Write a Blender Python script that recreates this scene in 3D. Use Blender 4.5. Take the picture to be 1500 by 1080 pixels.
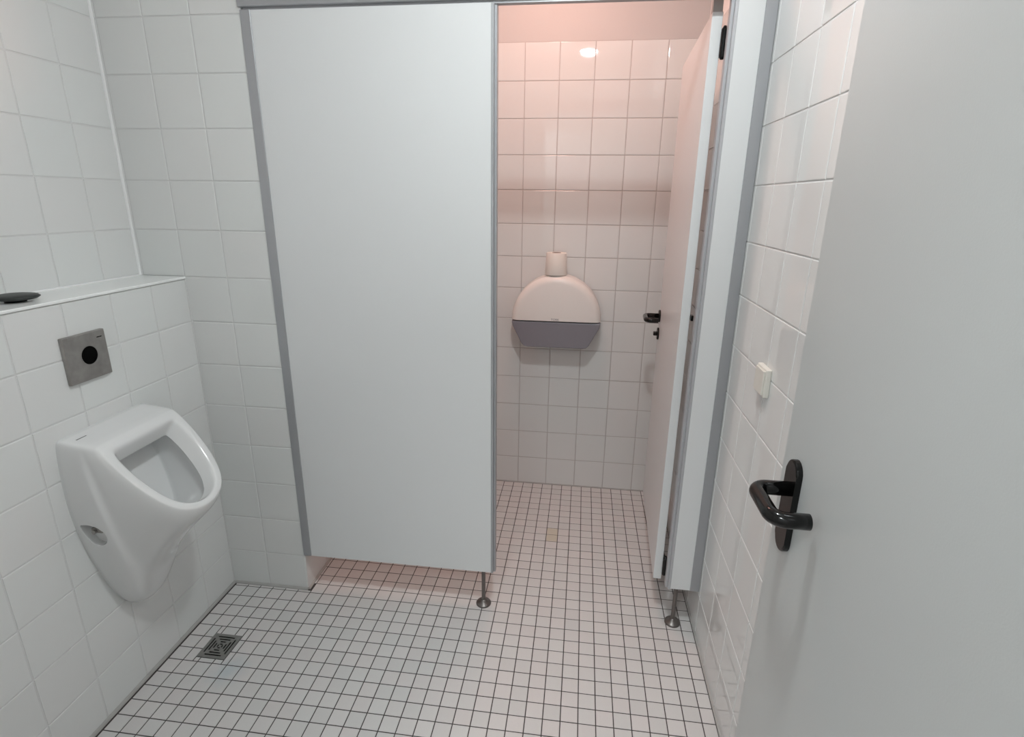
import bpy, bmesh, math, random
from mathutils import Vector, Matrix
random.seed(7)
for o in list(bpy.data.objects):
    bpy.data.objects.remove(o, do_unlink=True)
S = bpy.context.scene
C = S.collection

# ------------------------------------------------------------------ camera
CAM = (1.30081, -1.65759, 1.45596)
F_PX = 798.18
R_ = Vector((0.99175969, 0.12753739, 0.01212167)); U_ = Vector((-0.04921466, 0.29192067, 0.95517550)); F_ = Vector((-0.11828202, 0.94790112, -0.29579186))
cd = bpy.data.cameras.new('camera')
cd.sensor_width = 36.0
cd.lens = 36.0 * F_PX / 1500.0
cd.clip_start = 0.01
co = bpy.data.objects.new('camera', cd)
C.objects.link(co)
mw = Matrix(((R_.x, U_.x, -F_.x, CAM[0]), (R_.y, U_.y, -F_.y, CAM[1]), (R_.z, U_.z, -F_.z, CAM[2]), (0, 0, 0, 1)))
co.matrix_world = mw
S.camera = co

# ------------------------------------------------------------------ world, lamps, exposure
W = bpy.data.worlds.new('world')
W.use_nodes = True
W.node_tree.nodes['Background'].inputs[0].default_value = (0.80, 0.88, 1.0, 1)
W.node_tree.nodes['Background'].inputs[1].default_value = 0.5
S.world = W
S.view_settings.view_transform = 'Standard'
S.view_settings.look = 'None'
S.view_settings.gamma = 1.0
S.view_settings.use_curve_mapping = False
S.view_settings.exposure = 0.0
MAIN_LAMP = (1.275, -0.82, 2.47)
MAIN_POWER = 405.0
STALL_FILL = (1.12, 0.45, 2.47)  # unseen fill lamp, added to give the cubicle its warm pink tone
STALL_FILL_POWER = 33.0
CORR_FILL_POWER = 54.0  # unseen corridor lamp, added as fill to flatten the contrast
MAIN_COL = (0.92, 0.97, 0.98)
STALL_FILL_COL = (1.0, 0.55, 0.44)

# ------------------------------------------------------------------ materials
def sock(n, name):
    return n.inputs[name]

def material(name, col, rough=0.5, metal=0.0, noise=0.0, nscale=20.0, bump=0.0, bscale=200.0, rnd=0.0, spec=0.5,
             coat=0.0, tint=None, stain=None, emit=None, strength=0.0, aniso=None):
    m = bpy.data.materials.new(name)
    m.use_nodes = True
    nt = m.node_tree
    b = nt.nodes['Principled BSDF']
    sock(b, 'Roughness').default_value = rough
    sock(b, 'Metallic').default_value = metal
    sock(b, 'Specular IOR Level').default_value = spec
    sock(b, 'Coat Weight').default_value = coat
    sock(b, 'Coat Roughness').default_value = 0.05
    if emit:
        sock(b, 'Emission Color').default_value = (*emit, 1)
        sock(b, 'Emission Strength').default_value = strength
    tc = nt.nodes.new('ShaderNodeTexCoord')
    geo = nt.nodes.new('ShaderNodeNewGeometry')
    last = nt.nodes.new('ShaderNodeRGB')
    last.outputs[0].default_value = (*col, 1)
    out = last.outputs[0]
    def mix(fac_socket, a, bcol, mode='MIX'):
        mx = nt.nodes.new('ShaderNodeMix')
        mx.data_type = 'RGBA'
        mx.blend_type = mode
        nt.links.new(fac_socket, mx.inputs[0])
        nt.links.new(a, mx.inputs[6])
        if isinstance(bcol, tuple):
            mx.inputs[7].default_value = (*bcol, 1)
        else:
            nt.links.new(bcol, mx.inputs[7])
        return mx.outputs[2]
    def math_(op, a, bv, cl=False):
        n = nt.nodes.new('ShaderNodeMath'); n.operation = op; n.use_clamp = cl
        for i, x in enumerate((a, bv)):
            if isinstance(x, (int, float)): n.inputs[i].default_value = x
            else: nt.links.new(x, n.inputs[i])
        return n.outputs[0]
    if rnd > 0:
        oi = nt.nodes.new('ShaderNodeObjectInfo')
        s = math_('ADD', oi.outputs['Random'], geo.outputs['Random Per Island'])
        fr = math_('FRACT', s, 0.0)
        fac = math_('MULTIPLY', fr, rnd)
        out = mix(fac, out, tuple(c * 0.72 for c in col))
        if tint:
            f2 = math_('FRACT', math_('MULTIPLY', s, 7.31), 0.0)
            f3 = math_('MULTIPLY', f2, 0.5)
            out = mix(f3, out, tint)
    if noise > 0:
        nz = nt.nodes.new('ShaderNodeTexNoise')
        nz.inputs['Scale'].default_value = nscale
        nz.inputs['Detail'].default_value = 5
        nt.links.new(geo.outputs['Position'], nz.inputs['Vector'])
        f = math_('MULTIPLY', nz.outputs['Fac'], noise)
        out = mix(f, out, tuple(c * 0.6 for c in col))
    if stain:
        # soft round stain with a ragged edge at a place in the room: (x, y, z, radius, colour, amount)
        for (sx, sy, sz, rad, scol, amt) in stain:
            vd = nt.nodes.new('ShaderNodeVectorMath'); vd.operation = 'DISTANCE'
            nt.links.new(geo.outputs['Position'], vd.inputs[0])
            vd.inputs[1].default_value = (sx, sy, sz)
            nz = nt.nodes.new('ShaderNodeTexNoise'); nz.inputs['Scale'].default_value = 18
            nt.links.new(geo.outputs['Position'], nz.inputs['Vector'])
            dd = math_('ADD', math_('DIVIDE', vd.outputs['Value'], rad), math_('MULTIPLY', nz.outputs['Fac'], 0.9))
            f = math_('MULTIPLY', math_('SUBTRACT', 1.45, dd, True), amt)
            out = mix(f, out, scol)
    nt.links.new(out, sock(b, 'Base Color'))
    if bump > 0:
        nz = nt.nodes.new('ShaderNodeTexNoise')
        nz.inputs['Scale'].default_value = bscale
        nz.inputs['Detail'].default_value = 3
        nt.links.new(geo.outputs['Position'], nz.inputs['Vector'])
        bp = nt.nodes.new('ShaderNodeBump')
        bp.inputs['Strength'].default_value = bump
        bp.inputs['Distance'].default_value = 0.002
        nt.links.new(nz.outputs['Fac'], bp.inputs['Height'])
        nt.links.new(bp.outputs['Normal'], sock(b, 'Normal'))
    return m

M = dict(
    tile=material('glazed_wall_tile', (0.74, 0.76, 0.75), 0.025, noise=0.04, nscale=3, rnd=0.08, tint=(0.75, 0.74, 0.735), bump=0.015, bscale=9, spec=0.6),
    wgrout=material('wall_grout', (0.66, 0.665, 0.66), 0.9),
    ftile=material('floor_mosaic', (0.66, 0.66, 0.65), 0.38, noise=0.12, nscale=160, rnd=0.28, tint=(0.69, 0.64, 0.63), bump=0.12, bscale=300,
                   stain=[(0.235, -0.40, 0.0, 0.075, (0.42, 0.52, 0.56), 0.55)]),
    ftile_y=material('yellowed_mosaic', (0.62, 0.575, 0.48), 0.42, noise=0.2, nscale=120),
    sgrout=material('cubicle_wall_grout', (0.50, 0.475, 0.465), 0.9),
    fgrout=material('floor_grout', (0.075, 0.066, 0.064), 0.9, noise=0.5, nscale=40),
    plaster=material('white_plaster', (0.76, 0.76, 0.75), 0.85, bump=0.1, bscale=120),
    peach=material('peach_plaster', (0.58, 0.565, 0.555), 0.85, bump=0.1, bscale=120),
    ceiling=material('ceiling_paint', (0.88, 0.88, 0.87), 0.9),
    ceramic=material('urinal_ceramic', (0.76, 0.77, 0.77), 0.10, coat=0.3),
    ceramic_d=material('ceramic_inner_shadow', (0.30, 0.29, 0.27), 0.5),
    panel=material('white_laminate', (0.725, 0.74, 0.745), 0.34, bump=0.05, bscale=500),
    doorm=material('pale_grey_door_laminate', (0.50, 0.52, 0.515), 0.30, bump=0.05, bscale=400),
    alu=material('anodised_aluminium', (0.43, 0.44, 0.46), 0.42, metal=0.55, noise=0.1, nscale=15),
    alu_d=material('aluminium_in_rebate', (0.50, 0.51, 0.53), 0.45, metal=0.4),
    steel=material('brushed_steel', (0.46, 0.44, 0.42), 0.36, metal=0.8, noise=1.3, nscale=34),
    steel_d=material('dull_steel_leg', (0.20, 0.185, 0.175), 0.32, metal=0.8, noise=0.4, nscale=60),
    black=material('black_nylon', (0.003, 0.003, 0.003), 0.12, spec=0.38),
    hole=material('black_void', (0.002, 0.002, 0.002), 0.7, spec=0.05),
    ring=material('dull_ring', (0.28, 0.27, 0.26), 0.45, metal=0.4),
    rubber=material('black_rubber', (0.016, 0.02, 0.019), 0.42, noise=0.4, nscale=90),
    seal=material('grey_sealant', (0.46, 0.455, 0.44), 0.7, noise=0.5, nscale=30),
    seal_w=material('white_sealant', (0.86, 0.87, 0.87), 0.3),
    ledge=material('glazed_ledge', (0.88, 0.90, 0.89), 0.12, spec=0.5),
    cream=material('cream_plastic', (0.74, 0.72, 0.66), 0.3),
    disp=material('off_white_plastic', (0.80, 0.77, 0.74), 0.25),
    smoke=material('smoked_grey_plastic', (0.225, 0.22, 0.25), 0.28, noise=0.1, nscale=10),
    print=material('grey_print', (0.12, 0.12, 0.13), 0.6),
    paper=material('tissue_paper', (0.80, 0.76, 0.71), 0.95, bump=0.2, bscale=300),
    card=material('cardboard_core', (0.10, 0.075, 0.06), 0.95),
    drain=material('drain_metal', (0.30, 0.30, 0.285), 0.45, metal=0.5, noise=0.8, nscale=80),
    opal=material('opal_glass_lit', (0.9, 0.9, 0.9), 0.4, emit=MAIN_COL, strength=MAIN_POWER),
    opal2=material('warm_fill_glow', (0.9, 0.8, 0.75), 0.4, emit=STALL_FILL_COL, strength=STALL_FILL_POWER),
    opal3=material('corridor_opal_lit', (0.9, 0.9, 0.9), 0.4, emit=MAIN_COL, strength=CORR_FILL_POWER),
)

# ------------------------------------------------------------------ mesh helpers
def mesh_from(name, bm, mat, smooth=False):
    bmesh.ops.recalc_face_normals(bm, faces=bm.faces)
    me = bpy.data.meshes.new(name)
    bm.to_mesh(me); bm.free()
    me.materials.append(mat)
    if smooth:
        for p in me.polygons: p.use_smooth = True
    return me

def link(name, me, parent=None, loc=None):
    o = bpy.data.objects.new(name, me)
    C.objects.link(o)
    if parent is not None:
        o.parent = parent
        if loc is None:
            # vertices are given in room coordinates: undo the parent's place
            o.matrix_parent_inverse = parent_world(parent).inverted()
    if loc is not None:
        o.location = loc
    return o

def parent_world(p):
    m = p.matrix_parent_inverse.copy() if p.parent else Matrix.Identity(4)
    loc = Matrix.LocRotScale(p.location, p.rotation_euler, p.scale)
    if p.parent:
        return parent_world(p.parent) @ m @ loc
    return loc

def obj(name, bm, mat, parent=None, smooth=False):
    return link(name, mesh_from(name, bm, mat, smooth), parent)

def thing(name, label, cat, loc=(0, 0, 0), group=None, kind=None):
    o = bpy.data.objects.new(name, None)
    o.empty_display_size = 0.05
    C.objects.link(o); o.location = loc
    return tag(o, label, cat, group, kind)

def tag(o, label, cat, group=None, kind=None):
    o['label'] = label; o['category'] = cat
    if group: o['group'] = group
    if kind: o['kind'] = kind
    return o

def box(bm, x0, x1, y0, y1, z0, z1, bevel=0.0, seg=1):
    r = bmesh.ops.create_cube(bm, size=1.0)
    vs = r['verts']
    for v in vs:
        v.co = Vector((x0 + (v.co.x + 0.5) * (x1 - x0), y0 + (v.co.y + 0.5) * (y1 - y0), z0 + (v.co.z + 0.5) * (z1 - z0)))
    if bevel > 0:
        es = list({e for v in vs for e in v.link_edges})
        bmesh.ops.bevel(bm, geom=es, offset=bevel, segments=seg, profile=0.5, affect='EDGES')
    return bm

def bx(*a, **k):
    return box(bmesh.new(), *a, **k)

def lathe(bm, prof, center, axis='Z', n=32):
    """profile [(r, h)] turned about an axis through center"""
    rings = []
    for (r, h) in prof:
        ring = []
        for i in range(n):
            a = 2 * math.pi * i / n
            c, s = r * math.cos(a), r * math.sin(a)
            if axis == 'Z': p = (c, s, h)
            elif axis == 'X': p = (h, c, s)
            else: p = (c, h, s)
            ring.append(bm.verts.new((p[0] + center[0], p[1] + center[1], p[2] + center[2])))
        rings.append(ring)
    for a, b in zip(rings, rings[1:]):
        for i in range(n):
            bm.faces.new((a[i], a[(i + 1) % n], b[(i + 1) % n], b[i]))
    bm.faces.new(rings[0]); bm.faces.new(rings[-1])
    return bm

def tube(bm, pts, r, n=16, cap=True, r_end=None):
    pts = [Vector(p) for p in pts]
    rings = []
    prev = None
    for i, p in enumerate(pts):
        if i == 0: t = pts[1] - p
        elif i == len(pts) - 1: t = p - pts[i - 1]
        else: t = (pts[i + 1] - p).normalized() + (p - pts[i - 1]).normalized()
        t.normalize()
        if prev is None:
            ref = Vector((0, 0, 1)) if abs(t.z) < 0.9 else Vector((1, 0, 0))
            a = t.cross(ref).normalized()
        else:
            a = (prev - t * prev.dot(t)).normalized()
        b = t.cross(a).normalized(); prev = a
        rings.append([bm.verts.new(p + a * r * math.cos(2 * math.pi * k / n) + b * r * math.sin(2 * math.pi * k / n)) for k in range(n)])
    for A, B in zip(rings, rings[1:]):
        for k in range(n):
            bm.faces.new((A[k], A[(k + 1) % n], B[(k + 1) % n], B[k]))
    if cap:
        bm.faces.new(rings[0]); bm.faces.new(rings[-1])
    return bm

def fillet_path(pts, rad, n=8):
    pts = [Vector(p) for p in pts]
    out = [pts[0]]
    for i in range(1, len(pts) - 1):
        p, a, b = pts[i], pts[i - 1], pts[i + 1]
        u = (a - p).normalized(); v = (b - p).normalized()
        ang = u.angle(v); d = rad / math.tan(ang / 2)
        p0, p1 = p + u * d, p + v * d
        c = p + (u + v).normalized() * (rad / math.sin(ang / 2))
        for k in range(n + 1):
            t = k / n
            q = p0.lerp(p1, t)
            out.append(c + (q - c).normalized() * rad)
    out.append(pts[-1])
    return out

def prism(bm, outline, axis, a, b, bevel_front=0.0, seg=3):
    """outline of 2-D points extruded along axis from a to b; the face at a may be rounded"""
    def P3(p, h):
        if axis == 'X': return (h, p[0], p[1])
        if axis == 'Y': return (p[0], h, p[1])
        return (p[0], p[1], h)
    A = [bm.verts.new(P3(p, a)) for p in outline]
    B = [bm.verts.new(P3(p, b)) for p in outline]
    n = len(A)
    fa = bm.faces.new(A); bm.faces.new(list(reversed(B)))
    for i in range(n):
        bm.faces.new((A[i], A[(i + 1) % n], B[(i + 1) % n], B[i]))
    if bevel_front > 0:
        bmesh.ops.bevel(bm, geom=list(fa.edges), offset=bevel_front, segments=seg, profile=0.5, affect='EDGES')
    return bm

# ------------------------------------------------------------------ tiles
_tilecache = {}
def tile_mesh(w, h, t, ch, mat, name):
    key = (round(w, 4), round(h, 4), t, ch, mat.name)
    if key not in _tilecache:
        bm = bmesh.new()
        pts = [(-w/2, -h/2), (w/2, -h/2), (w/2, h/2), (-w/2, h/2)]
        def ring(inset, z):
            return [bm.verts.new((x - math.copysign(inset, x), y - math.copysign(inset, y), z)) for x, y in pts]
        r0 = ring(0, -t); r1 = ring(0, -ch); r2 = ring(ch * 0.25, -ch * 0.40); r4 = ring(ch * 0.7, -ch * 0.13); r3 = ring(ch * 1.5, 0)
        for a, b in ((r0, r1), (r1, r2), (r2, r4), (r4, r3)):
            for i in range(4):
                bm.faces.new((a[i], a[(i + 1) % 4], b[(i + 1) % 4], b[i]))
        bm.faces.new(r3)
        _tilecache[key] = mesh_from(name, bm, mat)
    return _tilecache[key]

def cuts(lo, hi, off, pitch):
    """edges of the pieces between lo and hi with joints at off + k*pitch"""
    k = math.ceil((lo - off) / pitch - 1e-6)
    e = [lo]
    while off + k * pitch < hi - 1e-6:
        j = off + k * pitch
        if j - e[-1] > 0.006: e.append(j)
        k += 1
    if hi - e[-1] < 0.012 and len(e) > 1: e[-1] = hi
    else: e.append(hi)
    return e

JOINT = 0.0030
def tile_wall(parent, face, pos, u0, u1, uoff, z0, z1, zoff=0.0, mat=None, skip=None):
    """glazed tiles on a vertical wall; face is the outward normal: '+X', '-X', '-Y', '+Y'; pos the plane of the tile faces"""
    mat = mat or M['tile']
    ue = cuts(u0, u1, uoff, 0.15); ze = cuts(z0, z1, zoff, 0.15)
    n = {'+X': Vector((1, 0, 0)), '-X': Vector((-1, 0, 0)), '-Y': Vector((0, -1, 0)), '+Y': Vector((0, 1, 0))}[face]
    up = Vector((0, 0, 1)); ru = up.cross(n)
    base = Matrix((ru, up, n)).transposed()
    for a, b in zip(ue, ue[1:]):
        for c, d in zip(ze, ze[1:]):
            cu, cz = (a + b) / 2, (c + d) / 2
            w, h = b - a - JOINT, d - c - JOINT
            if w < 0.004 or h < 0.004: continue
            if skip and skip(cu, cz): continue
            me = tile_mesh(w, h, 0.006, 0.0016, mat, 'wall_tile')
            o = bpy.data.objects.new('wall_tile', me)
            C.objects.link(o); o.parent = parent
            o.location = (pos, cu, cz) if 'X' in face else (cu, pos, cz)
            rot = base @ Matrix.Rotation(random.gauss(0, 0.0010), 3, 'X') @ Matrix.Rotation(random.gauss(0, 0.0010), 3, 'Y')
            o.rotation_euler = rot.to_euler()

XU, XR, XP, YD, YN, ZC, ZT = -0.1607, 1.7604, 0.308, 0.9603, -1.70, 2.53, 2.10
G = 0.0016      # how far the grout lies behind the tile faces
T = 0.12        # wall thickness

def struct(name, bm, mat, label, cat):
    return tag(obj(name, bm, mat), label, cat, kind='structure')

# room shell (wall bodies carry the grout, the tiles are their children)
wl = struct('wall_left', bx(XU - T, XU - G, YN - 0.1, 0, 1.194, ZT), M['wgrout'], 'upper white tiled wall set back above the ledge over the urinal', 'wall')
obj('plaster_band', bx(XU - T, XU - 0.004, YN - 0.1, 0, ZT, ZC), M['plaster'], wl)
tile_wall(wl, '+X', XU, YN, 0, -0.143, 1.20, ZT)
wb = struct('wall_left_lower', bx(XU - T, -G, YN - 0.1, 0, 0, 1.194), M['wgrout'], 'waist-high white tiled wall that carries the urinal', 'wall')
tile_wall(wb, '+X', 0.0, YN, 0, -0.152, 0, 1.193)
wp = struct('wall_pier', bx(XU - T, XP - G, G, YD + T, 0, ZT), M['wgrout'], 'narrow white tiled wall strip between the urinal corner and the cubicle partition', 'wall')
obj('plaster_band', bx(XU - T, XP - 0.004, 0.004, YD + T, ZT, ZC), M['plaster'], wp)
tile_wall(wp, '-Y', 0.0, XU, 0.0, 0.0, 1.20, ZT)
tile_wall(wp, '-Y', 0.0, 0.0, XP - 0.001, 0.0, 0, ZT)
tile_wall(wp, '+X', XP, 0.0, YD, 0.0, 0, ZT)
ws = struct('wall_back', bx(XP, XR + T, YD + G, YD + T, 0, ZT), M['sgrout'], 'tiled rear wall of the toilet cubicle with plain painted band on top', 'wall')
obj('plaster_band', bx(XP - 0.004, XR + T, YD + 0.001, YD + T, ZT, ZC), M['peach'], ws)
tile_wall(ws, '-Y', YD, XP, XR, 1.0138, 0, ZT)
wr = struct('wall_right', bx(XR + G, XR + T, YN - 0.1, YD, 0, ZT), M['wgrout'], 'white tiled wall with the light switch, running behind the open entrance door', 'wall')
obj('plaster_band', bx(XR + 0.004, XR + T, YN - 0.1, YD, ZT, ZC), M['plaster'], wr)
tile_wall(wr, '-X', XR, YN, YD, -0.32, 0, ZT)
bm = bx(XU - T, 0.78, YN - 0.1, YN, 0, ZC)
box(bm, 0.78, XR + T, YN - 0.1, YN, 2.06, ZC)
box(bm, 1.712, XR + T, YN - 0.1, YN, 0, 2.06)
struct('wall_entrance', bm, M['plaster'], 'plain white wall with the doorway behind the viewer', 'wall')
bm = bx(XU - T, XR + T, -3.1, -3.0, 0, ZC)
box(bm, XU - T - 0.1, XU - T, -3.1, YN - 0.1, 0, ZC)
box(bm, XR + T, XR + T + 0.1, -3.1, YN - 0.1, 0, ZC)
struct('wall_corridor', bm, M['plaster'], 'plain corridor wall outside the washroom doorway', 'wall')
struct('ceiling', bx(XU - T - 0.1, XR + T + 0.1, -3.1, YD + T, ZC, ZC + 0.1), M['ceiling'], 'plain white painted ceiling', 'ceiling')
FZ = -0.0009
fl = struct('floor', bx(XU - T, XR + T, YN - 0.1, YD + T, -0.08, FZ), M['fgrout'], 'floor of small pale square mosaic tiles with dark joints', 'floor')
struct('floor_corridor', bx(XU - T - 0.1, XR + T + 0.1, -3.1, YN - 0.1, -0.08, 0), M['seal'], 'plain grey corridor floor outside the doorway', 'floor')

# ledge, sealant beads
bm = bmesh.new()
box(bm, XU, 0.004, YN, -0.0005, 1.1935, 1.2015, bevel=0.002, seg=2)
struct('trim_1', bm, M['ledge'], 'smooth white ledge along the top of the low urinal wall', 'ledge')
bm = bmesh.new(); tube(bm, [(XU + 0.001, -0.001, 1.20), (XU + 0.001, -0.001, ZT)], 0.0055, 8)
tube(bm, [(XU + 0.001, YN, 1.2015), (XU + 0.001, 0, 1.2015)], 0.004, 8)
struct('trim_2', bm, M['seal_w'], 'bright white sealant bead in the corner above the ledge', 'sealant')
def bead(bm, a, b, r):
    tube(bm, [a, b], r, 8)
bm = bmesh.new()
bead(bm, (0.001, YN, 0.0005), (0.001, 0, 0.0005), 0.0078)
bead(bm, (0, -0.001, 0.001), (XP, -0.001, 0.001), 0.0075)
bead(bm, (XP + 0.001, 0, 0.001), (XP + 0.001, YD, 0.001), 0.0065)
struct('trim_3', bm, M['seal'], 'grey sealant joint between the floor and the urinal wall corner', 'sealant')
bm = bmesh.new()
bead(bm, (XP, YD - 0.001, 0.001), (XR, YD - 0.001, 0.001), 0.004)
struct('trim_4', bm, M['seal'], 'thin grey sealant joint along the foot of the cubicle rear wall', 'sealant')
bm = bmesh.new()
bead(bm, (XR - 0.001, YN, 0.0005), (XR - 0.001, YD, 0.0005), 0.0048)
struct('trim_5', bm, M['seal'], 'grey sealant joint along the foot of the wall beside the door', 'sealant')
bm = bmesh.new(); bead(bm, (0.0, 0.0, 0.0), (0.0, 0.0, 1.193), 0.0022)
struct('trim_6', bm, M['wgrout'], 'thin grey joint in the tiled corner below the ledge', 'sealant')

# mosaic floor
PF, OX, OY = 0.051586, 1.40568, -0.37808
DR = (0.0985, 0.1975, -0.3600, -0.2585)      # drain
def fcuts(lo, hi, off):
    k = math.floor((lo - off) / PF); e = [lo]
    while True:
        k += 1; j = off + k * PF
        if j >= hi - 0.004: break
        if j - e[-1] > 0.006: e.append(j)
    e.append(hi); return e
rects = []
for (ax, bx_, ay, by) in ((0.006, XR - 0.006, YN, 0.0), (XP + 0.005, XR - 0.006, 0.0, YD - 0.004)):
    xe, ye = fcuts(ax, bx_, OX), fcuts(ay, by, OY)
    if ay == 0.0: ye[0] = 0.0
    for a, b in zip(xe, xe[1:]):
        for c, d in zip(ye, ye[1:]):
            rects.append([a, b, c, d])
# stitch the row cut by the partition line back together
j0 = math.floor((0.0 - OY) / PF) * PF + OY
rects2 = []
for a, b, c, d in rects:
    if abs(d) < 1e-6 and a > XP + 0.0: d = j0 + PF
    elif abs(c) < 1e-6: continue
    if abs(d) < 1e-6: d = -0.006
    rects2.append([a, b, c, d])
g2 = 0.0015
def sub_drain(r):
    a, b, c, d = r; A, B, Cc, D = DR
    if b <= A or a >= B or d <= Cc or c >= D: return [r]
    out = []
    if a < A: out.append([a, A, c, d])
    if b > B: out.append([B, b, c, d])
    m0, m1 = max(a, A), min(b, B)
    if c < Cc: out.append([m0, m1, c, Cc])
    if d > D: out.append([m0, m1, D, d])
    return out
rects3 = []
for r in rects2: rects3 += sub_drain(r)
def screen(x, y, z=0.0):
    d = Vector((x, y, z)) - Vector(CAM)
    w = d.dot(F_)
    if w < 0.05: return None
    return 750 + F_PX * d.dot(R_) / w, 540 - F_PX * d.dot(U_) / w
vis, rest = [], []
for r in rects3:
    a, b, c, d = r
    if b - a < 0.007 or d - c < 0.007: continue
    cx, cy = (a + b) / 2, (c + d) / 2
    s = screen(cx, cy)
    hidden = cx > 1.66 and cy < -0.70
    if s and 0 < s[0] < 1500 and -10 < s[1] < 1085 and not hidden:
        vis.append(((cx - CAM[0]) ** 2 + (cy - CAM[1]) ** 2 - 1e3 * 0, r))
    else: rest.append(r)
vis.sort(key=lambda q: q[0])
near = [r for _, r in vis[:300]]; rest += [r for _, r in vis[300:]]
for a, b, c, d in near:
    o = bpy.data.objects.new('floor_tile', tile_mesh(b - a - 2 * g2, d - c - 2 * g2, 0.004, 0.0008, M['ftile'], 'floor_tile'))
    C.objects.link(o); o.parent = fl
    o.location = ((a + b) / 2, (c + d) / 2, random.uniform(-0.0002, 0.0002))
    o.rotation_euler = (random.gauss(0, 0.003), random.gauss(0, 0.003), 0)
bm = bmesh.new()
ys = []
for a, b, c, d in rest:
    cx, cy = (a + b) / 2, (c + d) / 2
    s = screen(cx, cy)
    if s and abs(s[0] - 808) < 8 and (abs(s[1] - 788) < 7 or abs(s[1] - 779) < 6): ys.append((a, b, c, d)); continue
    z = random.uniform(-0.0002, 0.0002)
    a += g2; b -= g2; c += g2; d -= g2; k = 0.0010
    tilt = [random.gauss(0, 0.00008) for _ in range(4)]
    lo = [bm.verts.new(p) for p in ((a, c, -0.004), (b, c, -0.004), (b, d, -0.004), (a, d, -0.004))]
    mi = [bm.verts.new((p.co.x, p.co.y, z - 0.0008)) for p in lo]
    hi = [bm.verts.new((x, y, z + t)) for (x, y), t in zip(((a + k, c + k), (b - k, c + k), (b - k, d - k), (a + k, d - k)), tilt)]
    for p, q in ((lo, mi), (mi, hi)):
        for i in range(4): bm.faces.new((p[i], p[(i + 1) % 4], q[(i + 1) % 4], q[i]))
    bm.faces.new(hi)
o = obj('floor_tiles', bm, M['ftile'], fl); o['kind'] = 'stuff'
for a, b, c, d in ys:
    o = bpy.data.objects.new('floor_tile', tile_mesh(b - a - 2 * g2, d - c - 2 * g2, 0.004, 0.0008, M['ftile_y'], 'floor_tile'))
    C.objects.link(o); o.parent = fl; o.location = ((a + b) / 2, (c + d) / 2, 0); o['label'] = 'yellowed floor tile'

# ------------------------------------------------------------------ lamps (lit opal glass; the cubicle and corridor ones are added fill)
def lamp(name, pos, r, h, body, mat, label):
    """body: height of the opaque housing under the ceiling, h: depth of the lit glass under it"""
    t = thing(name, label, 'lamp', (pos[0], pos[1], ZC))
    zb = ZC - body
    obj('housing', lathe(bmesh.new(), [(r * 1.05, ZC - 0.0005), (r * 1.12, ZC - 0.010), (r * 1.12, zb), (r * 1.0, zb - 0.001)], (pos[0], pos[1], 0), n=40), M['alu'], t)
    prof = [(r * 0.99, zb - 0.001)]
    for k in range(1, 8):
        a = k / 8 * math.pi / 2
        prof.append((r * 0.99 * math.cos(a) + 0.0005, zb - 0.001 - h * math.sin(a)))
    prof.append((0.004, zb - 0.001 - h))
    obj('shade', lathe(bmesh.new(), prof, (pos[0], pos[1], 0), n=24), mat, t, smooth=True)
lamp('ceiling_lamp', MAIN_LAMP, 0.058, 0.026, 0.058, M['opal'], 'small round opal ceiling lamp over the washroom floor')
lamp('ceiling_lamp', STALL_FILL, 0.15, 0.045, 0.015, M['opal2'], 'added warm round fill lamp, unseen, tinting the toilet cubicle pink')  # added for its warm light, out of view
lamp('ceiling_lamp', (0.8, -2.4, 0), 0.2, 0.055, 0.015, M['opal3'], 'round ceiling lamp in the corridor outside the doorway')  # added behind the camera as soft fill

# ------------------------------------------------------------------ entrance door, open against the right wall
DX = 1.660; DE = -0.757
leaf = bmesh.new(); box(leaf, DX, DX + 0.040, YN + 0.004, DE, 0.008, 2.03, bevel=0.0015, seg=2)
d1 = struct('door_1', leaf, M['doorm'], 'pale grey entrance door standing open against the wall with the light switch', 'door')
PY, PZ0, PZ1 = -0.8195, 0.900, 1.0645
def plate_outline(cy, z0, z1, w, n=10):
    pts = []
    r = w / 2
    for k in range(n + 1):
        a = math.pi * k / n; pts.append((cy + r * math.cos(a), z1 - r + r * math.sin(a)))
    for k in range(n + 1):
        a = math.pi + math.pi * k / n; pts.append((cy + r * math.cos(a), z0 + r + r * math.sin(a)))
    return pts
def lever(cx, cy, cz, r, out, length, back, nrm, along, rad=0.014):
    n, a = Vector(nrm), Vector(along)
    p0 = Vector((cx, cy, cz)); p1 = p0 + n * out; p2 = p1 + a * length; p3 = p2 - n * back
    return tube(bmesh.new(), fillet_path([p0, p1, p2, p3], rad, 8), r, 20)
pl = obj('handle_plate', prism(bmesh.new(), plate_outline(PY, PZ0, PZ1, 0.044), 'X', DX - 0.010, DX + 0.001, bevel_front=0.003), M['black'], d1, smooth=False)
hd = obj('door_handle', lever(DX - 0.004, PY + 0.003, 1.012, 0.0122, 0.058, 0.098, 0.050, (-1, 0, 0), (0, -1, 0), 0.020), M['black'], d1, smooth=True)
hd['label'] = 'black bent tube handle'; pl['label'] = 'long black rounded handle plate'
for hz in (0.25, 1.05, 1.80):
    obj('hinge', tube(bmesh.new(), [(DX + 0.048, YN + 0.012, hz), (DX + 0.048, YN + 0.012, hz + 0.09)], 0.008, 12), M['steel'], d1)

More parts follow.
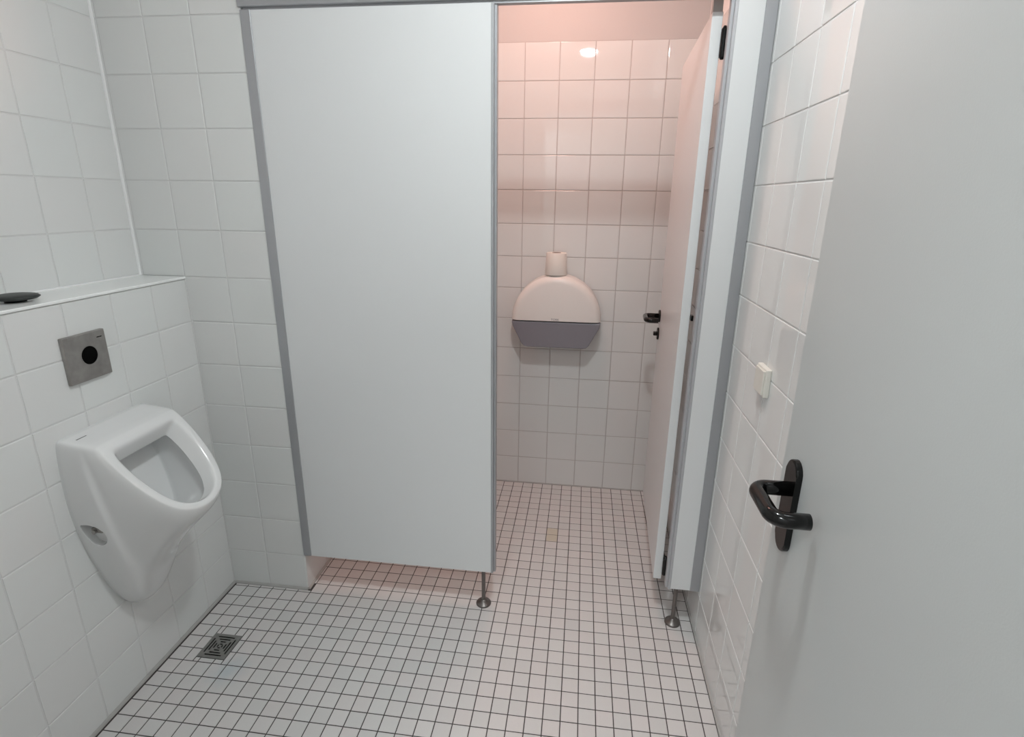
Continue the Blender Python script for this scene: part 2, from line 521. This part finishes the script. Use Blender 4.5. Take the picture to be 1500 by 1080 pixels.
# ------------------------------------------------------------------ cubicle partition
ZB, ZH = 0.155, 1.962
cp = thing('cubicle_partition', 'pale laminate toilet cubicle front: wide blank panel, narrow post, aluminium head rail', 'partition', (0.31, 0.015, 0))
obj('panel', bx(0.330, 1.030, 0.000, 0.028, ZB, ZH - 0.003), M['panel'], cp)
o = obj('panel', bx(1.6600, 1.7330, 0.000, 0.028, ZB + 0.004, ZH - 0.003), M['panel'], cp); o['label'] = 'narrow side panel beside the cubicle door'
obj('wall_profile', bx(0.3060, 0.3360, -0.0035, 0.033, ZB, ZH - 0.002, bevel=0.001), M['alu'], cp)
obj('wall_profile', bx(1.7295, XR - 0.0006, -0.0035, 0.033, ZB + 0.004, ZH - 0.002, bevel=0.001), M['alu'], cp)
bm = bx(1.0257, 1.0335, -0.0020, 0.031, ZB - 0.001, ZH - 0.002, bevel=0.0008)
box(bm, 1.0333, 1.0410, 0.008, 0.031, ZB - 0.001, ZH - 0.002, bevel=0.0008)
obj('edge_profile', bm, M['alu'], cp)
bm = bx(1.6550, 1.6634, -0.0020, 0.031, ZB + 0.002, ZH - 0.002, bevel=0.0008)
box(bm, 1.6470, 1.6552, 0.008, 0.031, ZB + 0.002, ZH - 0.002, bevel=0.0008)
obj('edge_profile', bm, M['alu_d'], cp)
bm = bx(0.3010, XR - 0.0006, -0.006, 0.034, ZH + 0.004, ZH + 0.062, bevel=0.002)
box(bm, 0.312, XR - 0.002, 0.004, 0.024, ZH - 0.004, ZH + 0.006)
obj('head_rail', bm, M['alu'], cp)
for px in (0.9950, 1.6880):
    p = obj('support_leg', lathe(bmesh.new(), [(0.0075, 0.003), (0.0075, ZB + 0.006)], (px, 0.0200, 0), n=20), M['steel_d'], cp, smooth=False)
    obj('foot_flange', lathe(bmesh.new(), [(0.028, 0.0002), (0.028, 0.004), (0.026, 0.007), (0.014, 0.010), (0.0115, 0.016), (0.0080, 0.020)], (px, 0.0200, 0), n=32), M['steel_d'], p, smooth=True)

# cubicle door, swung inwards
ang = math.atan2(0.025, 0.615)     # leaf runs away from the post, slightly past square
DW, DT = 0.618, 0.028
def dpt(s, t, z):      # s along the leaf from the hinge, t across the thickness (0 = face towards the opening)
    return Vector((1.6105 + s * math.sin(ang) + t * math.cos(ang), 0.0530 + s * math.cos(ang) - t * math.sin(ang), z))
dm = Matrix.Translation((1.6105, 0.0530, 0)) @ Matrix.Rotation(-ang, 4, 'Z')    # local: x across, y along
cdn = thing('cubicle_door', 'pale laminate cubicle door swung inwards, showing its hinge edge and black lever', 'door', (1.6105, 0.053, 0))
def dobj(name, bm, mat, parent, smooth=False):
    bmesh.ops.transform(bm, matrix=dm, verts=bm.verts)
    return obj(name, bm, mat, parent, smooth)
dobj('leaf', bx(0, DT, 0, DW, 0.1565, 1.938, bevel=0.0015, seg=2), M['panel'], cdn)
HY = DW - 0.030
pr = dobj('rosette', lathe(bmesh.new(), [(0.0255, 0.001), (0.0255, -0.006), (0.022, -0.008)], (0, HY, 1.000), 'X', 28), M['black'], cdn)
def dlever():
    p0 = Vector((-0.004, HY + 0.002, 1.000)); p1 = p0 + Vector((-0.058, 0, 0)); p2 = p1 + Vector((0, -0.100, 0)); p3 = p2 + Vector((0.046, 0, 0))
    return tube(bmesh.new(), fillet_path([p0, p1, p2, p3], 0.02, 6), 0.0105, 16)
o = dobj('door_handle', dlever(), M['black'], cdn, True); o['label'] = 'small black lever handle'
lk = dobj('lock_rosette', lathe(bmesh.new(), [(0.0255, 0.001), (0.0255, -0.006), (0.022, -0.008)], (0, HY, 0.925), 'X', 28), M['black'], cdn)
dobj('thumb_turn', bx(-0.022, -0.006, HY - 0.011, HY + 0.011, 0.917, 0.933, bevel=0.003, seg=2), M['black'], lk)
for hz in (0.180, 1.822):
    bm = lathe(bmesh.new(), [(0.0035, hz), (0.0085, hz + 0.006), (0.0085, hz + 0.072), (0.0035, hz + 0.080)], (DT + 0.0065, -0.010, 0), n=16)
    box(bm, DT - 0.001, DT + 0.006, -0.010, 0.028, hz + 0.012, hz + 0.068)
    h = dobj('hinge', bm, M['black'], cdn, False)
dobj('strike_pin', bx(DT + 0.001, DT + 0.008, -0.016, 0.004, 1.108, 1.124), M['black'], cdn)
dobj('pivot_block', bx(0.001, DT - 0.002, 0.004, 0.030, 1.9375, 1.975), M['seal'], cdn)

# ------------------------------------------------------------------ urinal
YC = -0.409
def urinal():
    K = dict(
      W=[(0,0,.857),(0,.100,.857),(0,.139,.857),(0,.147,.849),(0,.154,.76),(0,.156,.65),(0,.136,.52),(0,.105,.41),(0,.074,.32),(0,.040,.275),(0,0,.260)],
      A=[(.012,0,.857),(.012,.100,.857),(.012,.139,.857),(.012,.148,.849),(.012,.155,.76),(.012,.157,.65),(.012,.137,.52),(.012,.106,.41),(.012,.075,.32),(.012,.041,.275),(.012,0,.260)],
      M1=[(.05,0,.853),(.05,.100,.853),(.05,.139,.853),(.05,.149,.845),(.058,.155,.76),(.065,.153,.655),(.068,.137,.54),(.066,.110,.43),(.062,.078,.345),(.056,.043,.293),(.054,0,.278)],
      M2=[(.085,0,.849),(.085,.100,.849),(.085,.137,.849),(.085,.148,.840),(.105,.150,.775),(.125,.143,.680),(.132,.124,.585),(.128,.098,.505),(.120,.072,.455),(.112,.040,.430),(.108,0,.420)],
      M3=[(.100,0,.846),(.100,.100,.846),(.100,.135,.846),(.100,.145,.838),(.130,.148,.787),(.163,.141,.713),(.186,.126,.640),(.195,.104,.583),(.200,.078,.550),(.202,.042,.532),(.203,0,.527)],
      M4=[(.106,0,.844),(.106,.098,.844),(.106,.133,.844),(.107,.143,.836),(.143,.145,.783),(.184,.138,.727),(.221,.125,.679),(.249,.104,.640),(.267,.077,.612),(.276,.040,.597),(.279,0,.593)],
      R=[(.112,0,.840),(.112,.096,.840),(.112,.131,.840),(.114,.139,.832),(.150,.141,.790),(.190,.134,.742),(.228,.121,.696),(.257,.100,.662),(.276,.072,.640),(.286,.037,.629),(.289,0,.625)],
      R2=[(.116,0,.837),(.116,.095,.837),(.116,.128,.837),(.119,.134,.830),(.152,.137,.791),(.190,.130,.744),(.227,.118,.701),(.255,.097,.667),(.273,.069,.646),(.283,.035,.635),(.286,0,.632)],
      I=[(.124,0,.826),(.124,.084,.826),(.124,.105,.826),(.128,.112,.819),(.155,.117,.788),(.190,.112,.746),(.224,.100,.706),(.250,.082,.674),(.267,.058,.654),(.276,.029,.643),(.279,0,.640)],
      L1=[(.120,0,.812),(.120,.081,.812),(.120,.100,.812),(.124,.106,.805),(.150,.109,.776),(.184,.104,.736),(.216,.093,.698),(.241,.076,.667),(.258,.053,.648),(.267,.027,.637),(.270,0,.634)],
      L=[(.106,0,.780),(.106,.074,.780),(.106,.088,.780),(.110,.091,.774),(.132,.092,.752),(.162,.088,.718),(.192,.080,.683),(.217,.067,.655),(.234,.048,.637),(.244,.025,.626),(.247,0,.623)],
      L2=[(.098,0,.778),(.098,.081,.778),(.098,.097,.778),(.102,.102,.772),(.126,.104,.748),(.158,.100,.713),(.190,.091,.677),(.216,.077,.648),(.234,.055,.629),(.244,.028,.618),(.248,0,.615)],
      U=[(.074,0,.774),(.074,.086,.774),(.074,.103,.774),(.078,.108,.766),(.102,.111,.730),(.134,.107,.688),(.168,.098,.650),(.196,.082,.620),(.214,.060,.601),(.225,.031,.590),(.229,0,.586)],
      B1=[(.040,0,.758),(.040,.080,.758),(.040,.097,.758),(.043,.102,.748),(.060,.102,.695),(.076,.097,.648),(.094,.087,.602),(.108,.072,.566),(.120,.052,.542),(.127,.027,.530),(.129,0,.526)],
      B2=[(.041,0,.750),(.041,.074,.750),(.041,.088,.750),(.044,.091,.741),(.059,.091,.692),(.074,.086,.648),(.089,.076,.607),(.102,.062,.575),(.112,.044,.554),(.118,.023,.543),(.120,0,.540)],
      B3=[(.050,0,.715),(.050,.045,.715),(.050,.058,.715),(.053,.060,.708),(.062,.060,.678),(.072,.056,.645),(.083,.049,.615),(.093,.040,.593),(.100,.029,.578),(.104,.015,.571),(.105,0,.569)],
      B4=[(.066,0,.668),(.066,.012,.668),(.066,.016,.668),(.067,.018,.664),(.071,.018,.652),(.075,.016,.640),(.079,.014,.630),(.082,.011,.622),(.085,.008,.617),(.086,.004,.614),(.087,0,.613)],
    )
    def lp(a, b, t, k):
        return [(p[0] + (q[0] - p[0]) * t, (p[1] + (q[1] - p[1]) * t) * (k if 4 <= i <= 7 else 1.0), p[2] + (q[2] - p[2]) * t) for i, (p, q) in enumerate(zip(a, b))]
    K['N1'] = lp(K['M1'], K['M2'], 0.42, 1.022); K['N2'] = lp(K['M1'], K['M2'], 0.62, 0.965)
    order = ['W', 'A', 'M1', 'N1', 'N2', 'M2', 'M3', 'M4', 'R', 'R2', 'I', 'L1', 'L', 'L2', 'U', 'B1', 'B2', 'B3', 'B4']
    bm = bmesh.new(); rings = []
    for key in order:
        h = K[key]
        full = [(x, YC + y, z) for x, y, z in h] + [(x, YC - y, z) for x, y, z in reversed(h[1:-1])]
        rings.append([bm.verts.new(p) for p in full])
    n = len(rings[0])
    for a, b in zip(rings, rings[1:]):
        for i in range(n): bm.faces.new((a[i], a[(i + 1) % n], b[(i + 1) % n], b[i]))
    bm.faces.new(rings[0]); bm.faces.new(rings[-1])
    bmesh.ops.recalc_face_normals(bm, faces=bm.faces)
    cl = bm.edges.layers.float.get('crease_edge') or bm.edges.layers.float.new('crease_edge')
    for e in bm.edges:
        if all(v in rings[0] for v in e.verts): e[cl] = 1.0
        if all(v in rings[12] for v in e.verts): e[cl] = 0.75
        if all(v in rings[15] for v in e.verts): e[cl] = 0.7
        if all(v in rings[3][4:8] + rings[3][13:17] for v in e.verts): e[cl] = 0.4
        if all(v in rings[8] for v in e.verts): e[cl] = 0.35
        if all(v in rings[1] for v in e.verts): e[cl] = 0.5
    return bm
def evaluated(me_obj, mods):
    """apply modifiers, return the mesh"""
    dg = bpy.context.evaluated_depsgraph_get()
    ev = me_obj.evaluated_get(dg)
    return bpy.data.meshes.new_from_object(ev)
ut = thing('urinal', 'white ceramic wall-hung urinal below the steel sensor plate', 'urinal', (0.0, YC, 0.25))
bo = link('bowl', mesh_from('bowl', urinal(), M['ceramic'], True))
sm = bo.modifiers.new('s', 'SUBSURF'); sm.levels = 3; sm.render_levels = 3
# access pocket in the flank
pk0 = [(.003, .614), (.028, .616), (.050, .608), (.064, .592), (.067, .572), (.058, .554), (.040, .545), (.024, .549), (.014, .564), (.007, .588)]
pk = []
for i in range(len(pk0)):
    p, q = Vector(pk0[i]), Vector(pk0[(i + 1) % len(pk0)])
    d = Vector((0.013, 0.006))
    pk += [tuple(p.lerp(q, 0.2) + d), tuple(p.lerp(q, 0.8) + d)]
pkb = prism(bmesh.new(), [(x, z) for x, z in pk], 'Y', YC - 0.20, YC - 0.120)
cut = link('cutter', mesh_from('cutter', pkb, M['ceramic']))
bd = bo.modifiers.new('b', 'BOOLEAN'); bd.operation = 'DIFFERENCE'; bd.object = cut; bd.solver = 'EXACT'
me = evaluated(bo, None)
bpy.data.objects.remove(bo, do_unlink=True); bpy.data.objects.remove(cut, do_unlink=True)
bowl = link('bowl', me, ut)
for p in me.polygons: p.use_smooth = True
try:
    me.set_sharp_from_angle(angle=math.radians(50))
except Exception: pass
obj('fixing_bracket', bx(0.036, 0.068, YC - 0.140, YC - 0.1195, 0.592, 0.606, bevel=0.003, seg=2), M['ceramic_d'], ut)
obj('fixing_screw', lathe(bmesh.new(), [(0.006, YC - 0.147), (0.006, YC - 0.1395)], (0.050, 0, 0.599), 'Y', 12), M['steel'], ut)

# sensor flush plate
fp = thing('flush_plate', 'square tarnished steel sensor plate with a round black window above the urinal', 'flush plate', (0.0, -0.418, 1.044))
PYc, PZc, PH = -0.4185, 1.0440, 0.0640
bm = bmesh.new()
box(bm, -0.001, 0.011, PYc - PH, PYc + PH, PZc - PH + 0.001, PZc + PH - 0.001, bevel=0.0025, seg=2)
obj('cover', bm, M['steel'], fp)
obj('sensor_window', lathe(bmesh.new(), [(0.0245, 0.010), (0.0245, 0.0116)], (0, PYc + 0.004, PZc + 0.003), 'X', 36), M['hole'], fp)
bm = bmesh.new()
tr = [(0.0262, 0.0108), (0.0262, 0.0122), (0.0246, 0.0122), (0.0246, 0.0108)]
n = 40
rg = [[bm.verts.new((h, PYc + 0.004 + r * math.cos(2*math.pi*i/n), PZc + 0.003 + r * math.sin(2*math.pi*i/n))) for i in range(n)] for r, h in tr]
for a, b in zip(rg, rg[1:] + rg[:1]):
    for i in range(n): bm.faces.new((a[i], a[(i+1) % n], b[(i+1) % n], b[i]))
obj('sensor_ring', bm, M['ring'], fp, smooth=True)
obj('maker_mark', bx(0.0108, 0.0113, PYc + PH - 0.028, PYc + PH - 0.012, PZc + PH - 0.021, PZc + PH - 0.0185), M['hole'], fp)
obj('maker_mark', bx(0.0365, 0.0395, YC - 0.122, YC - 0.092, 0.8533, 0.8545), M['print'], ut)

# black rubber disc on the ledge
rd = bmesh.new()
lathe(rd, [(0.022, 1.2016), (0.022, 1.2070), (0.044, 1.2080), (0.0505, 1.2125), (0.046, 1.2168), (0.030, 1.2195), (0.004, 1.220)], (-0.082, -0.490, 0), n=40)
dsc = thing('rubber_stopper', 'flat black rubber disc lying on the white ledge', 'stopper', (-0.082, -0.490, 1.2016))
obj('disc', rd, M['rubber'], dsc, smooth=True)
obj('pull_tab', bx(-0.088, -0.078, -0.4420, -0.4340, 1.2100, 1.2145, bevel=0.002, seg=2), M['rubber'], dsc)

# ------------------------------------------------------------------ floor drain
dr = thing('floor_drain', 'small square metal floor drain with concentric slots, near the urinal', 'drain', ((DR[0] + DR[1]) / 2, (DR[2] + DR[3]) / 2, 0))
bm = bmesh.new()
N = 20
cw, chh = (DR[1] - DR[0]) / N, (DR[3] - DR[2]) / N
zt, zb = 0.0012, -0.0006
def solid(i, j):
    if not (0 <= i < N and 0 <= j < N): return False
    a, b = abs(i - 9.5), abs(j - 9.5); d = max(a, b)
    if d in (7.5, 5.5, 3.5) and abs(a - b) > 1.1: return False
    if d == 1.5 and a != b: return False
    return True
vv = {}
def V(i, j, z):
    k = (i, j, z)
    if k not in vv: vv[k] = bm.verts.new((DR[0] + i * cw, DR[2] + j * chh, z))
    return vv[k]
for i in range(N):
    for j in range(N):
        if not solid(i, j): continue
        bm.faces.new((V(i, j, zt), V(i + 1, j, zt), V(i + 1, j + 1, zt), V(i, j + 1, zt)))
        for (di, dj, a, b) in ((-1, 0, (i, j), (i, j + 1)), (1, 0, (i + 1, j), (i + 1, j + 1)), (0, -1, (i, j), (i + 1, j)), (0, 1, (i, j + 1), (i + 1, j + 1))):
            if not solid(i + di, j + dj):
                bm.faces.new((V(*a, zt), V(*b, zt), V(*b, zb), V(*a, zb)))
obj('grate', bm, M['drain'], dr)
obj('sump', bx(DR[0] + 0.004, DR[1] - 0.004, DR[2] + 0.004, DR[3] - 0.004, -0.0016, -0.0007), M['hole'], dr)  # thin black sheet standing in for the shade below the slots

# ------------------------------------------------------------------ light switch
SX = XR
sw = thing('light_switch', 'cream rocker light switch on the tiled wall beyond the open door', 'light switch', (SX, -0.345, 1.04))
obj('frame', bx(SX - 0.013, SX + 0.0005, -0.358, -0.286, 1.006, 1.077, bevel=0.003, seg=3), M['cream'], sw)
obj('rocker', bx(SX - 0.0175, SX - 0.0125, -0.353, -0.291, 1.011, 1.072, bevel=0.002, seg=2), M['cream'], sw)

# ------------------------------------------------------------------ toilet paper dispenser with a spare roll on top
DCX, DZ, DR_ = 1.1915, 0.9130, 0.2090
YF, YB = YD - 0.130, YD - 0.0002
pd = thing('paper_dispenser', 'large round-topped toilet paper dispenser with smoked grey lower half', 'dispenser', (DCX, YD, 0.78))
arc = [(DCX + DR_ * math.cos(a), DZ + 0.006 + (DR_) * math.sin(a)) for a in [math.pi * k / 36 for k in range(37)]]
bm = prism(bmesh.new(), arc, 'Y', YF, YB - 0.012, 0)
bmesh.ops.recalc_face_normals(bm, faces=bm.faces)
es = [e for e in bm.edges if all(abs(v.co.y - YF) < 1e-5 for v in e.verts) and max(v.co.z for v in e.verts) > DZ + 0.008]
bmesh.ops.bevel(bm, geom=es, offset=0.034, segments=6, profile=0.5, affect='EDGES')
cv = obj('cover', bm, M['disp'], pd, smooth=True)
try: cv.data.set_sharp_from_angle(angle=math.radians(35))
except Exception: pass
low = [(DCX - 0.206, DZ), (DCX + 0.206, DZ), (DCX + 0.203, DZ - 0.02), (DCX + 0.158, DZ - 0.108), (DCX + 0.146, DZ - 0.119), (DCX + 0.130, DZ - 0.122),
       (DCX - 0.130, DZ - 0.122), (DCX - 0.146, DZ - 0.119), (DCX - 0.158, DZ - 0.108), (DCX - 0.203, DZ - 0.02)]
o = obj('lower_cover', prism(bmesh.new(), low, 'Y', YF + 0.003, YB - 0.012, 0.004, 2), M['smoke'], pd); o['label'] = 'smoked grey lower cover'
bk = [(x + (0.006 if x > DCX else -0.006), z - 0.004) for x, z in low[2:]]
obj('back_plate', prism(bmesh.new(), [(DCX - 0.212, DZ + 0.02), (DCX + 0.212, DZ + 0.02)] + bk, 'Y', YB - 0.012, YB), M['disp'], pd)
def text_mesh(name, s, size, mat, parent, loc, rot, label=None):
    cu = bpy.data.curves.new(name, 'FONT'); cu.body = s; cu.size = size; cu.extrude = 0.0002; cu.align_x = 'CENTER'
    cu.resolution_u = 2
    t = bpy.data.objects.new(name, cu); C.objects.link(t)
    t.location = loc; t.rotation_euler = rot
    bpy.context.view_layer.update()
    me = bpy.data.meshes.new_from_object(t.evaluated_get(bpy.context.evaluated_depsgraph_get()))
    me.transform(t.matrix_world); me.materials.clear(); me.materials.append(mat)
    bpy.data.objects.remove(t, do_unlink=True)
    return link(name, me, parent)
text_mesh('lettering', 'TORK', 0.0140, M['print'], pd, (DCX - 0.003, YF - 0.0004, DZ + 0.009), (math.pi / 2, 0, 0))
RX, RY, RZ = 1.1825, YF + 0.058, DZ + 0.006 + DR_ - 0.0005
rl = thing('toilet_roll', 'white toilet paper roll standing on top of the dispenser', 'toilet paper', (RX, RY, RZ))
bm = bmesh.new(); n = 40
pr = [(0.021, 0), (0.049, 0), (0.0505, 0.004), (0.0465, 0.098), (0.045, 0.100), (0.021, 0.100)]
rg = [[bm.verts.new((RX + r * math.cos(2*math.pi*i/n), RY + r * math.sin(2*math.pi*i/n), RZ + h)) for i in range(n)] for r, h in pr]
for a, b in zip(rg, rg[1:] + rg[:1]):
    for i in range(n): bm.faces.new((a[i], a[(i+1) % n], b[(i+1) % n], b[i]))
o = obj('paper', bm, M['paper'], rl, smooth=True)
try: o.data.set_sharp_from_angle(angle=math.radians(40))
except Exception: pass
bm = bmesh.new()
pr = [(0.0205, 0.001), (0.0210, 0.001), (0.0210, 0.1003), (0.0205, 0.1003)]
rg = [[bm.verts.new((RX + r * math.cos(2*math.pi*i/n), RY + r * math.sin(2*math.pi*i/n), RZ + h)) for i in range(n)] for r, h in pr]
for a, b in zip(rg, rg[1:] + rg[:1]):
    for i in range(n): bm.faces.new((a[i], a[(i+1) % n], b[(i+1) % n], b[i]))
obj('core', bm, M['card'], rl, smooth=True)
obj('core_hollow', lathe(bmesh.new(), [(0.0204, RZ + 0.088), (0.0204, RZ + 0.092)], (RX, RY, 0), n=32), M['hole'], rl)  # black disc standing in for the shade down inside the core
